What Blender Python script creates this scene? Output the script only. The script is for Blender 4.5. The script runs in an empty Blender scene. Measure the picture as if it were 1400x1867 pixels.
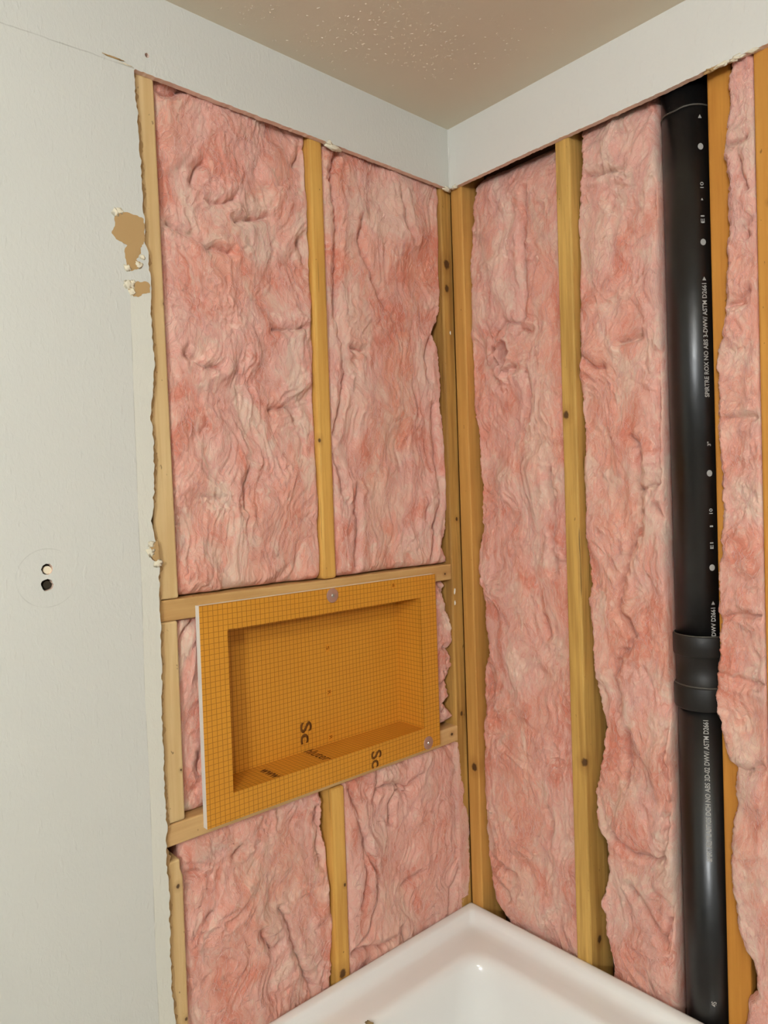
import bpy, bmesh, math, random
import numpy as np
from mathutils import Vector, Matrix
from mathutils.geometry import tessellate_polygon

C = bpy.context.scene.collection
scene = bpy.context.scene

# ------------------------------------------------------------------ camera
YAW, PITCH, ROLL, FPX = 0.83976514, -0.0212899, -0.03281992, 1317.6822
CAM = Vector((-1.313394, -1.189530, 1.561))
fw = Vector((math.cos(PITCH)*math.cos(YAW), math.cos(PITCH)*math.sin(YAW), math.sin(PITCH)))
r0 = Vector((math.sin(YAW), -math.cos(YAW), 0)); u0 = r0.cross(fw)
rt = r0*math.cos(ROLL) + u0*math.sin(ROLL); up = -r0*math.sin(ROLL) + u0*math.cos(ROLL)
cam_data = bpy.data.cameras.new('camera'); cam = bpy.data.objects.new('camera', cam_data); C.objects.link(cam)
cam_data.sensor_fit = 'VERTICAL'; cam_data.sensor_height = 36; cam_data.lens = FPX/1867*36
cam_data.clip_start = 0.01
cam.matrix_world = Matrix(((rt.x, up.x, -fw.x, CAM.x), (rt.y, up.y, -fw.y, CAM.y), (rt.z, up.z, -fw.z, CAM.z), (0, 0, 0, 1)))
scene.camera = cam

# ------------------------------------------------------------------ light and exposure
scene.view_settings.view_transform = 'Standard'; scene.view_settings.look = 'None'
scene.view_settings.gamma = 1; scene.view_settings.use_curve_mapping = False
scene.view_settings.exposure = 0.48
world = bpy.data.worlds.new('world'); scene.world = world; world.use_nodes = True
world.node_tree.nodes['Background'].inputs[0].default_value = (0.8, 0.85, 1, 1)
world.node_tree.nodes['Background'].inputs[1].default_value = 0.15

def lamp(name, loc, power, color, radius):
    l = bpy.data.lights.new(name, 'POINT'); l.energy = power; l.color = color; l.shadow_soft_size = radius
    o = bpy.data.objects.new(name, l); C.objects.link(o); o.location = loc
    return o
WARM = (0.91, 0.94, 0.97)
lamp('vanity_bulb', (-2.68, -1.86, 1.95), 35.0, WARM, 0.035)
lamp('vanity_bulb', (-2.68, -2.02, 1.95), 35.0, WARM, 0.035)
lamp('ceiling_bulb', (-1.80, -1.70, 2.32), 22.0, WARM, 0.05)
wl = bpy.data.lights.new('cool_fill_light', 'AREA'); wl.shape = 'RECTANGLE'; wl.size = 0.7; wl.size_y = 1.1  # unseen cool fill light added behind the camera; no window is modelled there
wl.energy = 1; wl.color = (0.80, 0.90, 1.0)
wo = bpy.data.objects.new('cool_fill_light', wl); C.objects.link(wo)
wo.location = (-1.2, -2.95, 1.5); wo.rotation_euler = (math.radians(90), 0, math.radians(0))

# outlines measured on the wall planes: (distance along wall, height) in metres
SHEET = [(-0.7831,2.3018),(-0.7793,2.2314),(-0.7776,2.1582),(-0.7754,2.0939),(-0.7738,2.0385),(-0.7741,2.0068),(-0.7688,1.993),(-0.768,1.9426),(-0.7691,1.8928),(-0.7682,1.8422),(-0.7658,1.8049),(-0.769,1.7744),(-0.771,1.7517),(-0.7749,1.7279),(-0.7768,1.7053),(-0.7724,1.6706),(-0.7744,1.5979),(-0.7793,1.5509),(-0.782,1.5321),(-0.7756,1.4968),(-0.7878,1.4882),(-0.7865,1.4712),(-0.7715,1.451),(-0.7745,1.4037),(-0.7735,1.3551),(-0.7762,1.3136),(-0.7745,1.2589),(-0.778,1.2233),(-0.7775,1.1611),(-0.7777,1.0845),(-0.7773,0.9979),(-0.779,0.9561),(-0.7776,0.8939),(-0.7792,0.8298),(-0.7795,0.7487),(-0.7794,0.703),(-0.7764,0.6519)]
B_A = [(-0.4024,2.3117),(-0.4037,2.2832),(-0.4016,2.233),(-0.3996,2.1826),(-0.4038,2.1183),(-0.4088,2.0663),(-0.4054,2.0159),(-0.4014,1.978),(-0.4014,1.945),(-0.3964,1.8954),(-0.4,1.8127),(-0.3978,1.7304),(-0.4022,1.6304),(-0.4065,1.5305),(-0.415,1.4643),(-0.4072,1.4142),(-0.4068,1.3911)]
B_B = [(0.0083,2.3035),(0.0027,2.2221),(0.0011,2.1015),(-0.0153,2.0387),(-0.0191,1.9982),(-0.042,1.9553),(-0.0236,1.8978),(-0.0208,1.8314),(-0.0219,1.7632),(-0.012,1.7234),(-0.0026,1.6266),(-0.0037,1.559),(-0.0225,1.4909),(-0.0366,1.4367),(-0.015,1.3974),(-0.0078,1.3818)]
B_D = [(-0.0298,1.3495),(-0.0371,1.3155),(-0.0232,1.2788),(-0.0095,1.2324),(-0.0129,1.2004),(-0.0255,1.1849),(-0.0074,1.1452),(-0.0284,1.1207),(-0.0346,1.0707),(-0.0545,1.0601),(-0.0133,1.0159),(-0.0607,1.0081)]
B_E = [(-0.4287,0.9181),(-0.4306,0.8724),(-0.4191,0.8406),(-0.4098,0.7859),(-0.4021,0.7277),(-0.4004,0.6645),(-0.4105,0.6017),(-0.4194,0.5657),(-0.4253,0.5298)]
B_F = [(-0.0199,0.952),(-0.0158,0.9104),(-0.0152,0.8804),(-0.0015,0.8275),(-0.0126,0.8037),(0.0099,0.7652),(0.0093,0.7064),(0.0086,0.6476),(0.004,0.5903),(0.0001,0.5506)]
B_G = [(-0.0608,2.2853),(-0.0576,2.2475),(-0.0447,2.1826),(-0.0385,2.1137),(-0.0374,2.0444),(-0.0346,1.9739),(-0.0381,1.885),(-0.0224,1.8451),(-0.0358,1.8286),(-0.0401,1.7607),(-0.0511,1.6897),(-0.0514,1.6528),(-0.0527,1.5525),(-0.0511,1.4692),(-0.0388,1.4184),(-0.032,1.378),(-0.0434,1.3586),(-0.029,1.347),(-0.0509,1.3312),(-0.052,1.2688),(-0.0554,1.2253),(-0.0619,1.173),(-0.045,1.1331),(-0.0459,1.0677),(-0.0475,1.0197),(-0.0396,0.9925),(-0.0397,0.9508),(-0.0299,0.8767),(-0.0299,0.8319),(-0.0433,0.775),(-0.0451,0.7309),(-0.0409,0.6686),(-0.0524,0.6092),(-0.0662,0.5688),(-0.1034,0.54)]
B_H = [(-0.3527,2.299),(-0.3508,2.2376),(-0.3417,2.1556),(-0.3351,2.072),(-0.3314,2.0375),(-0.3353,1.9907),(-0.3316,1.9145),(-0.3337,1.8542),(-0.3361,1.8054),(-0.3396,1.7462),(-0.3383,1.6621),(-0.3365,1.5591),(-0.3366,1.4743),(-0.3463,1.4061),(-0.3464,1.3202),(-0.3482,1.2518),(-0.3504,1.1939),(-0.3644,1.0965),(-0.3723,1.0588),(-0.3613,0.9912),(-0.3459,0.9122),(-0.3466,0.8465),(-0.3704,0.8192),(-0.3715,0.7695),(-0.3615,0.6908),(-0.3593,0.6146),(-0.3766,0.5474)]
B_I = [(-0.6552,2.2987),(-0.6446,2.2033),(-0.6384,2.1432),(-0.6468,2.0931),(-0.6451,2.0148),(-0.6373,1.9222),(-0.637,1.8649),(-0.6223,1.8169),(-0.6211,1.764),(-0.6191,1.6774),(-0.6206,1.5713),(-0.6243,1.5177),(-0.6205,1.478),(-0.6126,1.3929),(-0.6141,1.3268),(-0.6132,1.2856),(-0.6048,1.2249),(-0.6087,1.177),(-0.6112,1.1098),(-0.6219,1.0608),(-0.6362,1.0485),(-0.636,0.9954),(-0.6299,0.9362),(-0.6211,0.8514),(-0.6283,0.8217),(-0.6328,0.7598),(-0.642,0.7385),(-0.6601,0.6967),(-0.6666,0.65),(-0.6521,0.6307),(-0.6434,0.584)]
CR_A = [[(-0.6666,2.1498),(-0.6544,2.1811),(-0.6429,2.1904)],[(-0.5799,2.098),(-0.5492,2.1092),(-0.5048,2.1227)],[(-0.6311,2.1217),(-0.6023,2.1258),(-0.578,2.1421)],[(-0.4337,2.2448),(-0.4219,2.2649),(-0.4156,2.2834)],[(-0.4335,2.0891),(-0.4246,2.0742),(-0.4202,2.047)],[(-0.715,2.0641),(-0.673,2.0488),(-0.6461,2.0344),(-0.5945,2.0325)],[(-0.7212,2.2899),(-0.697,2.2963),(-0.6836,2.3127)],[(-0.5014,1.9014),(-0.455,1.9052),(-0.4343,1.9123)],[(-0.57,1.6177),(-0.5835,1.5861),(-0.5851,1.5492)],[(-0.5081,1.7431),(-0.4684,1.7486),(-0.4492,1.724)],[(-0.6929,1.8319),(-0.6555,1.8086),(-0.627,1.8134)]]
CR_B = [[(-0.3285,2.3091),(-0.345,2.235),(-0.3344,2.1739),(-0.3362,2.0979),(-0.3425,1.9861),(-0.3303,1.8532),(-0.3238,1.8302),(-0.34,1.7702),(-0.3609,1.699)],[(-0.3023,1.5814),(-0.3075,1.5337),(-0.3029,1.4975),(-0.3128,1.4143)],[(-0.3659,1.6524),(-0.3496,1.6174),(-0.3394,1.5761)],[(-0.0534,1.7754),(-0.0511,1.6567),(-0.0453,1.617),(-0.0381,1.5637),(-0.0558,1.5111),(-0.0701,1.488)],[(-0.0701,1.488),(-0.0679,1.4523),(-0.0775,1.4068)],[(-0.0926,1.5257),(-0.0972,1.5064)],[(-0.2607,2.1734),(-0.2708,2.1232),(-0.257,2.078),(-0.2348,2.0335),(-0.2038,1.9894)],[(-0.1405,2.264),(-0.1345,2.2024),(-0.1099,2.157)],[(-0.0451,1.9606),(-0.0763,1.8915),(-0.0693,1.8399)],[(-0.3092,1.8849),(-0.2735,1.8829)]]
CR_E = [[(-0.5314,0.7417),(-0.5133,0.7007),(-0.5021,0.6508),(-0.484,0.5972),(-0.4625,0.5469)],[(-0.5797,0.7182),(-0.5577,0.6703),(-0.5406,0.6791)],[(-0.4325,0.9151),(-0.4343,0.8406),(-0.4264,0.7915)],[(-0.4425,0.9125),(-0.4393,0.8885)],[(-0.6309,0.8883),(-0.6126,0.8976)],[(-0.6925,0.7927),(-0.6788,0.7972)]]
CR_F = [[(-0.3508,0.9311),(-0.3328,0.8836),(-0.327,0.8394),(-0.3094,0.7726),(-0.2889,0.7282),(-0.2844,0.6833),(-0.2958,0.6447),(-0.3106,0.6018),(-0.3617,0.5759)],[(-0.3172,0.8119),(-0.325,0.7782),(-0.3178,0.7269),(-0.3328,0.672)],[(-0.2804,0.8855),(-0.267,0.9309),(-0.2627,0.9544)],[(-0.2681,0.9064),(-0.218,0.9042),(-0.1755,0.8853),(-0.1479,0.9031)],[(-0.2115,0.6635),(-0.185,0.6699),(-0.149,0.6757)],[(-0.0562,0.5596),(-0.0486,0.5973),(-0.0162,0.6533)],[(-0.207,0.5314),(-0.2121,0.572)],[(-0.3614,0.5818),(-0.2834,0.559),(-0.2419,0.5569)],[(-0.2286,0.8191),(-0.2336,0.8585),(-0.2102,0.8867),(-0.1761,0.8701)]]
CR_G = [[(-0.1909,2.2452),(-0.187,2.1365),(-0.187,2.0508),(-0.1807,1.96)],[(-0.2415,1.6042),(-0.2502,1.5194),(-0.2427,1.4224),(-0.2441,1.3799)],[(-0.097,1.8942),(-0.1066,1.9308),(-0.132,1.9576),(-0.1709,1.946)],[(-0.1704,1.9312),(-0.2008,1.9253)],[(-0.1042,1.8674),(-0.1276,1.8408),(-0.1596,1.8485)],[(-0.087,1.8508),(-0.1023,1.8164)],[(-0.1898,1.829),(-0.1956,1.779),(-0.1863,1.7307)],[(-0.2156,1.2734),(-0.2218,1.2371)],[(-0.0467,0.6657),(-0.0837,0.659),(-0.1163,0.6512)],[(-0.057,0.6223),(-0.0978,0.5914)],[(-0.2083,0.8364),(-0.2224,0.8158),(-0.2132,0.7628)]]
CR_H = [[(-0.5028,1.8247),(-0.5,1.7617),(-0.4972,1.6559),(-0.4972,1.5707),(-0.4789,1.5628),(-0.4554,1.5559)],[(-0.4407,1.666),(-0.458,1.6483),(-0.4554,1.5559),(-0.457,1.485),(-0.437,1.4462),(-0.4211,1.3956),(-0.4088,1.35),(-0.4028,1.3157),(-0.424,1.2842),(-0.431,1.2739)],[(-0.5041,2.087),(-0.4971,2.1206),(-0.5035,2.1499)],[(-0.3391,1.8412),(-0.3644,1.8144),(-0.3836,1.8137)],[(-0.3508,2.2159),(-0.4014,2.2048),(-0.4378,2.1994)],[(-0.422,1.855),(-0.4461,1.8583),(-0.4639,1.8636)],[(-0.4915,1.5228),(-0.5054,1.496),(-0.5098,1.4536)],[(-0.3941,1.099),(-0.4012,1.1288),(-0.39,1.1723),(-0.4102,1.2264)],[(-0.4163,1.2273),(-0.4355,1.2633),(-0.4243,1.2954)],[(-0.4883,0.8345),(-0.5058,0.949),(-0.4934,1.0323),(-0.5005,1.0881),(-0.5163,1.1879)],[(-0.3801,0.8312),(-0.3986,0.8202),(-0.4169,0.8094),(-0.4647,0.8151),(-0.4936,0.8233)],[(-0.4087,0.738),(-0.4324,0.7132),(-0.4668,0.6715),(-0.4834,0.6478)],[(-0.4834,0.6478),(-0.5048,0.7316),(-0.5096,0.7878)],[(-0.4148,0.9562),(-0.4177,1.0587)]]
CR_I = [[(-0.668,2.1314),(-0.6729,2.1011),(-0.6806,2.0748)],[(-0.6403,2.1608),(-0.6592,2.1585),(-0.6779,2.1656)],[(-0.6886,2.0202),(-0.6746,2.0102),(-0.6789,1.9947)],[(-0.6436,1.8786),(-0.6673,1.8831),(-0.6769,1.9)],[(-0.6197,1.6758),(-0.6535,1.6773),(-0.6905,1.6784)],[(-0.6165,1.3157),(-0.6507,1.3291),(-0.6879,1.328)],[(-0.6043,1.2179),(-0.648,1.205),(-0.69,1.2073)],[(-0.6254,1.055),(-0.6542,1.0474),(-0.687,1.0609)]]
torn1 = [(-0.8255,2.045),(-0.8038,2.0528),(-0.7868,2.0513),(-0.7753,2.0484),(-0.775,2.0104),(-0.7832,1.9975),(-0.7826,1.9884),(-0.7918,1.9755),(-0.7833,1.9715),(-0.7886,1.9613),(-0.8003,1.9554),(-0.8077,1.9577),(-0.8098,1.9757),(-0.8122,1.9861),(-0.8061,1.9974),(-0.8244,2.0036),(-0.8323,2.0119),(-0.8263,2.0249)]
torn2 = [(-0.8009,1.9388),(-0.7866,1.9394),(-0.7758,1.9422),(-0.7691,1.9387),(-0.7697,1.9245),(-0.7806,1.9209),(-0.7906,1.9128),(-0.7982,1.9134),(-0.8056,1.9187),(-0.8071,1.9267)]
torn3 = [(-0.7878,1.4882),(-0.7806,1.4943),(-0.7735,1.4986),(-0.7713,1.4794),(-0.7715,1.451),(-0.778,1.462),(-0.7865,1.4712)]

CEIL = 2.44
STRIP = 2.2985        # lower edge of the drywall band under the ceiling
FACE = 0.0127         # plane of the stud faces behind the half-inch drywall

# ------------------------------------------------------------------ helpers
def link(name, mesh, mat=None, parent=None, loc=None):
    o = bpy.data.objects.new(name, mesh); C.objects.link(o)
    if mat is not None: mesh.materials.append(mat)
    if loc is not None: o.location = loc
    if parent is not None:
        o.parent = parent
    return o
WORG = {}     # world position of every object's origin
def bm_obj(name, bm, mat, parent=None, loc=(0,0,0), smooth=False):
    me = bpy.data.meshes.new(name)
    bmesh.ops.translate(bm, verts=bm.verts, vec=-Vector(loc))
    bm.to_mesh(me); bm.free()
    if smooth:
        for p in me.polygons: p.use_smooth = True
    o = link(name, me, mat)
    if parent is not None:
        o.parent = parent; o.location = Vector(loc) - WORG.get(parent.name, Vector(parent.location))
    else: o.location = loc
    WORG[o.name] = Vector(loc)
    return o
def empty(name, loc):
    o = bpy.data.objects.new(name, None); C.objects.link(o); o.location = loc; o.empty_display_size = .05
    return o
def tag(o, label=None, cat=None, group=None, kind=None):
    if label: o['label'] = label
    if cat: o['category'] = cat
    if group: o['group'] = group
    if kind: o['kind'] = kind
    return o
def add_box(bm, x0, x1, y0, y1, z0, z1, bev=0.0, seg=2):
    b = bmesh.new(); r = bmesh.ops.create_cube(b, size=1)
    for v in b.verts:
        v.co = Vector(((x0+x1)/2 + v.co.x*(x1-x0), (y0+y1)/2 + v.co.y*(y1-y0), (z0+z1)/2 + v.co.z*(z1-z0)))
    if bev > 0: bmesh.ops.bevel(b, geom=b.edges[:], offset=bev, segments=seg, affect='EDGES', profile=.5)
    me = bpy.data.meshes.new('t'); b.to_mesh(me); b.free(); bm.from_mesh(me); bpy.data.meshes.remove(me)
    return bm
def box(name, x0, x1, y0, y1, z0, z1, mat, bev=0.0, parent=None, loc=None):
    bm = bmesh.new(); add_box(bm, x0, x1, y0, y1, z0, z1, bev)
    return bm_obj(name, bm, mat, parent, loc if loc is not None else ((x0+x1)/2, (y0+y1)/2, z0))

# vectorised Perlin noise
class Noise2:
    def __init__(s, seed):
        g = np.random.RandomState(seed); s.p = np.tile(g.permutation(256), 3); a = g.rand(256)*2*np.pi
        s.gx = np.cos(a); s.gy = np.sin(a)
    def __call__(s, x, y):
        xi = np.floor(x).astype(int); yi = np.floor(y).astype(int); fx = x-xi; fy = y-yi
        u = fx**3*(fx*(fx*6-15)+10); v = fy**3*(fy*(fy*6-15)+10)
        def d(i, j):
            h = s.p[s.p[(xi+i) & 255]+((yi+j) & 255)]
            return s.gx[h]*(fx-i)+s.gy[h]*(fy-j)
        a = d(0,0)*(1-u)+d(1,0)*u; b = d(0,1)*(1-u)+d(1,1)*u
        return (a*(1-v)+b*v)*1.5
    def fbm(s, x, y, n=4):
        t = 0; a = 1.0
        for i in range(n):
            t = t + a*s(x*2**i+17.3*i, y*2**i-9.1*i); a *= .5
        return t

# ------------------------------------------------------------------ material tools
def lin(r, g, b):
    f = lambda c: c/12.92 if c <= .04045 else ((c+.055)/1.055)**2.4
    return (f(r/255), f(g/255), f(b/255), 1)
class NT:
    def __init__(s, name, rough=.8, spec=.3):
        s.m = bpy.data.materials.new(name); s.m.use_nodes = True; s.t = s.m.node_tree; s.n = s.t.nodes; s.l = s.t.links
        s.b = s.n['Principled BSDF']; s.b.inputs['Roughness'].default_value = rough
        s.b.inputs['Specular IOR Level'].default_value = spec
        s.co = s.n.new('ShaderNodeTexCoord')
    def mapping(s, scale=(1,1,1), loc=(0,0,0), rot=(0,0,0), src=None):
        m = s.n.new('ShaderNodeMapping'); m.inputs['Scale'].default_value = scale; m.inputs['Location'].default_value = loc
        m.inputs['Rotation'].default_value = rot
        s.l.new(src if src is not None else s.co.outputs['Object'], m.inputs[0]); return m.outputs[0]
    def noise(s, vec, scale, detail=4, rough=.55, dist=0.0):
        t = s.n.new('ShaderNodeTexNoise'); t.inputs['Scale'].default_value = scale; t.inputs['Detail'].default_value = detail
        t.inputs['Roughness'].default_value = rough; t.inputs['Distortion'].default_value = dist
        s.l.new(vec, t.inputs['Vector']); return t.outputs['Fac']
    def ramp(s, fac, stops, interp='LINEAR'):
        r = s.n.new('ShaderNodeValToRGB'); r.color_ramp.interpolation = interp; e = r.color_ramp.elements
        while len(e) < len(stops): e.new(.5)
        for i, (p, c) in enumerate(stops):
            e[i].position = p; e[i].color = c if len(c) == 4 else (*c, 1)
        s.l.new(fac, r.inputs[0]); return r.outputs[0]
    def math(s, op, a, b=None, c=None, clamp=False):
        m = s.n.new('ShaderNodeMath'); m.operation = op; m.use_clamp = clamp
        for i, v in enumerate((a, b, c)):
            if v is None: continue
            if isinstance(v, (int, float)): m.inputs[i].default_value = v
            else: s.l.new(v, m.inputs[i])
        return m.outputs[0]
    def mix(s, fac, a, b, mode='MIX'):
        m = s.n.new('ShaderNodeMix'); m.data_type = 'RGBA'; m.blend_type = mode
        for i, v in ((0, fac), (6, a), (7, b)):
            if isinstance(v, (int, float)): m.inputs[i].default_value = v
            elif isinstance(v, tuple): m.inputs[i].default_value = v
            else: s.l.new(v, m.inputs[i])
        return m.outputs[2]
    def sep(s, vec=None):
        x = s.n.new('ShaderNodeSeparateXYZ'); s.l.new(vec if vec is not None else s.co.outputs['Object'], x.inputs[0]); return x.outputs
    def color(s, c):
        if isinstance(c, tuple): s.b.inputs['Base Color'].default_value = c
        else: s.l.new(c, s.b.inputs['Base Color'])
    def bump(s, h, strength, dist, prev=None):
        b = s.n.new('ShaderNodeBump'); b.inputs['Strength'].default_value = strength; b.inputs['Distance'].default_value = dist
        s.l.new(h, b.inputs['Height'])
        if prev is not None: s.l.new(prev, b.inputs['Normal'])
        s.l.new(b.outputs[0], s.b.inputs['Normal']); return b.outputs[0]
    def box3(s, ctr, size):     # distance-like value from a point, each axis scaled
        x, y, z = s.sep()
        t = None
        for c, k, v in zip(ctr, size, (x, y, z)):
            q = s.math('POWER', s.math('ABSOLUTE', s.math('DIVIDE', s.math('SUBTRACT', v, c), k)), 2.0)
            t = q if t is None else s.math('ADD', t, q)
        return s.math('SQRT', t)

def mat_plain(name, col, rough=.7, spec=.3):
    n = NT(name, rough, spec); n.color(col)
    n.bump(n.noise(n.co.outputs['Object'], 90, 3), .15, .001); return n.m

# painted drywall: fine roller texture
def mat_drywall(name, base, marks=False):
    n = NT(name, .75, .25); v = n.co.outputs['Object']
    c1 = n.noise(v, 2.2, 3); col = n.mix(n.math('MULTIPLY', c1, .35), base, (base[0]*.90, base[1]*.90, base[2]*.86, 1))
    h = n.noise(n.mapping((1, 1, .6)), 170, 3, .5, .6)
    speck = n.ramp(n.noise(n.mapping((1, 1, .35)), 95, 2, .5), [(.60, (0,0,0)), (.72, (1,1,1))])
    if marks:
        x, y, z = n.sep()
        wob = n.math('MULTIPLY', n.math('SUBTRACT', n.noise(v, 3, 1), .5), .008)
        # creamy joint compound along the cut edge, bounded by a hairline
        side = n.ramp(n.math('ADD', x, wob), [(0.0, (0,0,0)), (1, (0,0,0))])
        lo = n.math('GREATER_THAN', n.math('ADD', x, wob), -.806); zz = n.math('LESS_THAN', z, 1.93)
        cream = n.math('MULTIPLY', lo, zz)
        col = n.mix(n.math('MULTIPLY', cream, .55), col, lin(226, 222, 204))
        ln = n.math('LESS_THAN', n.math('ABSOLUTE', n.math('ADD', n.math('ADD', x, wob), .806)), .0008)
        ln = n.math('MULTIPLY', n.math('MULTIPLY', ln, zz), n.ramp(n.noise(v, 18, 2), [(.42, (.03,)*3), (.62, (.30,)*3)]))
        col = n.mix(ln, col, lin(140, 135, 115))
        # taped seam left of the corner of the opening
        s2 = n.math('ADD', n.math('SUBTRACT', z, 2.2995), n.math('MULTIPLY', n.math('ADD', x, .78), -.03))
        s2 = n.math('ADD', s2, n.math('MULTIPLY', n.math('SUBTRACT', n.noise(v, 22, 3), .5), .006))
        seam = n.math('MULTIPLY', n.math('LESS_THAN', n.math('ABSOLUTE', s2), .0010), n.math('LESS_THAN', x, -.782))
        fade = n.ramp(n.noise(v, 14, 2), [(.35, (.15,.15,.15)), (.6, (.8,.8,.8))])
        col = n.mix(n.math('MULTIPLY', n.math('MULTIPLY', seam, fade), .45), col, lin(120, 112, 95))
        # faint ring left by a towel bar flange
        d = n.box3((-.9553, 0, 1.4515), (.0455, 10, .0455))
        ring = n.math('MULTIPLY', n.math('LESS_THAN', n.math('ABSOLUTE', n.math('SUBTRACT', d, 1)), .018), n.ramp(n.noise(v, 14, 2), [(.42, (0,0,0)), (.62, (.20,.20,.20))]))
        col = n.mix(ring, col, lin(120, 118, 105))
        col = n.mix(n.math('MULTIPLY', n.ramp(n.noise(v, 30, 4, .7), [(.70, (0,0,0)), (.76, (1,1,1))]), .25), col, lin(170, 166, 150))
    n.color(col)
    b1 = n.bump(h, .40, .0014); n.bump(speck, .4, .0010, b1)
    return n.m

def mat_ceiling():
    n = NT('ceiling_paint', .8, .2); v = n.co.outputs['Object']
    n.color(n.mix(n.noise(v, 3, 3), lin(226, 218, 196), lin(218, 208, 186)))
    m = None
    for (cx, cy, rr) in ((-.60, -.09, .07), (-.42, -.10, .09), (-.33, -.22, .10), (-.22, -.20, .08), (-.20, -.33, .05), (-1.2, -.9, .2), (-1.7, -.5, .15)):
        d = n.box3((cx, cy, 0), (rr, rr, 9)); q = n.math('SUBTRACT', 1.25, n.math('ADD', d, n.math('MULTIPLY', n.noise(v, 12, 2), .6)), clamp=True)
        m = q if m is None else n.math('MAXIMUM', m, q)
    r = n.ramp(n.noise(v, 105, 4, .62, 1.0), [(.60, (0,0,0)), (.68, (1,1,1))])
    b = n.bump(n.math('MULTIPLY', n.math('MULTIPLY', m, 2.2, clamp=True), r), .35, .002)
    n.bump(n.noise(v, 60, 2), .15, .001, b)
    return n.m

def mat_wood(name, light, dark, axis='z', knots=(), seed=0, contrast=.5, cracks=0.0):
    n = NT(name, .62, .3)
    st = {'z': (1, 1, .05), 'x': (.05, 1, 1), 'y': (1, .05, 1)}[axis]
    v = n.mapping(st, (seed*1.7, seed*.9, seed*.37))
    broad = n.noise(n.mapping({'z': (1,1,.12), 'x': (.12,1,1), 'y': (1,.12,1)}[axis], (seed, seed, seed)), 16, 3, .5, .3)
    fine = n.noise(v, 260, 4, .65)
    band = n.noise(v, 70, 2, .5, .2)
    mid = tuple((a+b)/2 for a, b in zip(light, dark))
    c = n.mix(n.ramp(broad, [(.3, (0,0,0)), (.7, (1,1,1))]), light, mid)
    c = n.mix(n.math('MULTIPLY', n.ramp(band, [(.42, (0,0,0)), (.66, (1,1,1))]), contrast), c, dark)
    c = n.mix(n.math('MULTIPLY', n.ramp(fine, [(.5, (0,0,0)), (.75, (1,1,1))]), contrast*.7), c, dark)
    c = n.mix(n.math('MULTIPLY', n.ramp(n.noise(n.mapping((1,1,.5), (seed*3,0,0)), 120, 2), [(.735, (0,0,0)), (.76, (1,1,1))]), .55), c, lin(80, 48, 20))
    if cracks > 0:
        ck = n.ramp(n.noise(n.mapping({'z': (1,1,.03), 'x': (.03,1,1), 'y': (1,.03,1)}[axis], (seed*5, 2, 1)), 130, 2, .5), [(.695, (0,0,0)), (.71, (1,1,1))])
        c = n.mix(n.math('MULTIPLY', ck, cracks), c, lin(60, 38, 18))
    for (x, y, z, r) in knots:
        sz = {'z': (r, r, r*1.25), 'x': (r*1.3, r, r), 'y': (r, r*1.3, r)}[axis]
        d = n.box3((x, y, z), sz)
        d = n.math('ADD', d, n.math('MULTIPLY', n.math('SUBTRACT', n.noise(n.co.outputs['Object'], 120, 3), .5), .9))
        halo = n.ramp(n.math('DIVIDE', d, 3.0), [(0, (.75,.75,.75)), (1, (0,0,0))])
        c = n.mix(n.math('MULTIPLY', halo, .6), c, lin(128, 78, 28))
        core = n.ramp(n.math('DIVIDE', d, 2.0), [(.32, (1,1,1)), (.55, (0,0,0))])
        c = n.mix(n.math('MULTIPLY', core, .85), c, lin(58, 30, 16))
    n.color(c); n.bump(fine, .25, .0008)
    return n.m

def mat_batt(name, seed, warm=.5, pale=.5):
    n = NT(name, 1.0, .02)
    n.b.inputs['Subsurface Weight'].default_value = .35; n.b.inputs['Subsurface Radius'].default_value = (1.0, .7, .6); n.b.inputs['Subsurface Scale'].default_value = .006
    v = n.mapping((1, 1, .62), (seed*3.1, seed*1.3, seed*.7))
    def warped(src, sc, amt):
        w_ = n.n.new('ShaderNodeTexNoise'); w_.inputs['Scale'].default_value = sc; w_.inputs['Detail'].default_value = 3; n.l.new(src, w_.inputs['Vector'])
        vm = n.n.new('ShaderNodeVectorMath'); vm.operation = 'MULTIPLY_ADD'; n.l.new(w_.outputs['Color'], vm.inputs[0]); vm.inputs[1].default_value = (amt,)*3; n.l.new(src, vm.inputs[2])
        return vm.outputs[0]
    w = warped(v, 10, .14); ws = warped(n.mapping((2.6, 2.6, .8), src=w), 30, .05)
    t1 = n.noise(w, 12, 6, .62, .4); t2 = n.noise(w, 7, 4, .55); streak = n.noise(ws, 45, 5, .65, .6); hair = n.noise(n.mapping((3.2, 3.2, .5), src=w), 90, 4, .7, 1.5)
    pink = lin(238, 184, 168); salmon = lin(232, 158, 130); white = lin(238, 216, 194); deep = lin(222, 136, 112)
    c = n.mix(n.ramp(t2, [(.42, (0,0,0)), (.60, (warm,)*3)]), pink, salmon)
    c = n.mix(n.ramp(t1, [(.50, (0,0,0)), (.60, (pale*.95,)*3)]), c, white)
    c = n.mix(n.ramp(t1, [(.36, (.7,)*3), (.46, (0,0,0))]), c, deep)
    c = n.mix(n.ramp(streak, [(.52, (0,0,0)), (.72, (.55,)*3)]), c, white)
    c = n.mix(n.ramp(streak, [(.30, (.40,)*3), (.46, (0,0,0))]), c, deep)
    c = n.mix(n.ramp(hair, [(.56, (0,0,0)), (.72, (.65,)*3)]), c, lin(246, 222, 208))
    n.color(c)
    b = n.bump(streak, .75, .0045); n.bump(hair, .60, .0020, b)
    return n.m

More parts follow.
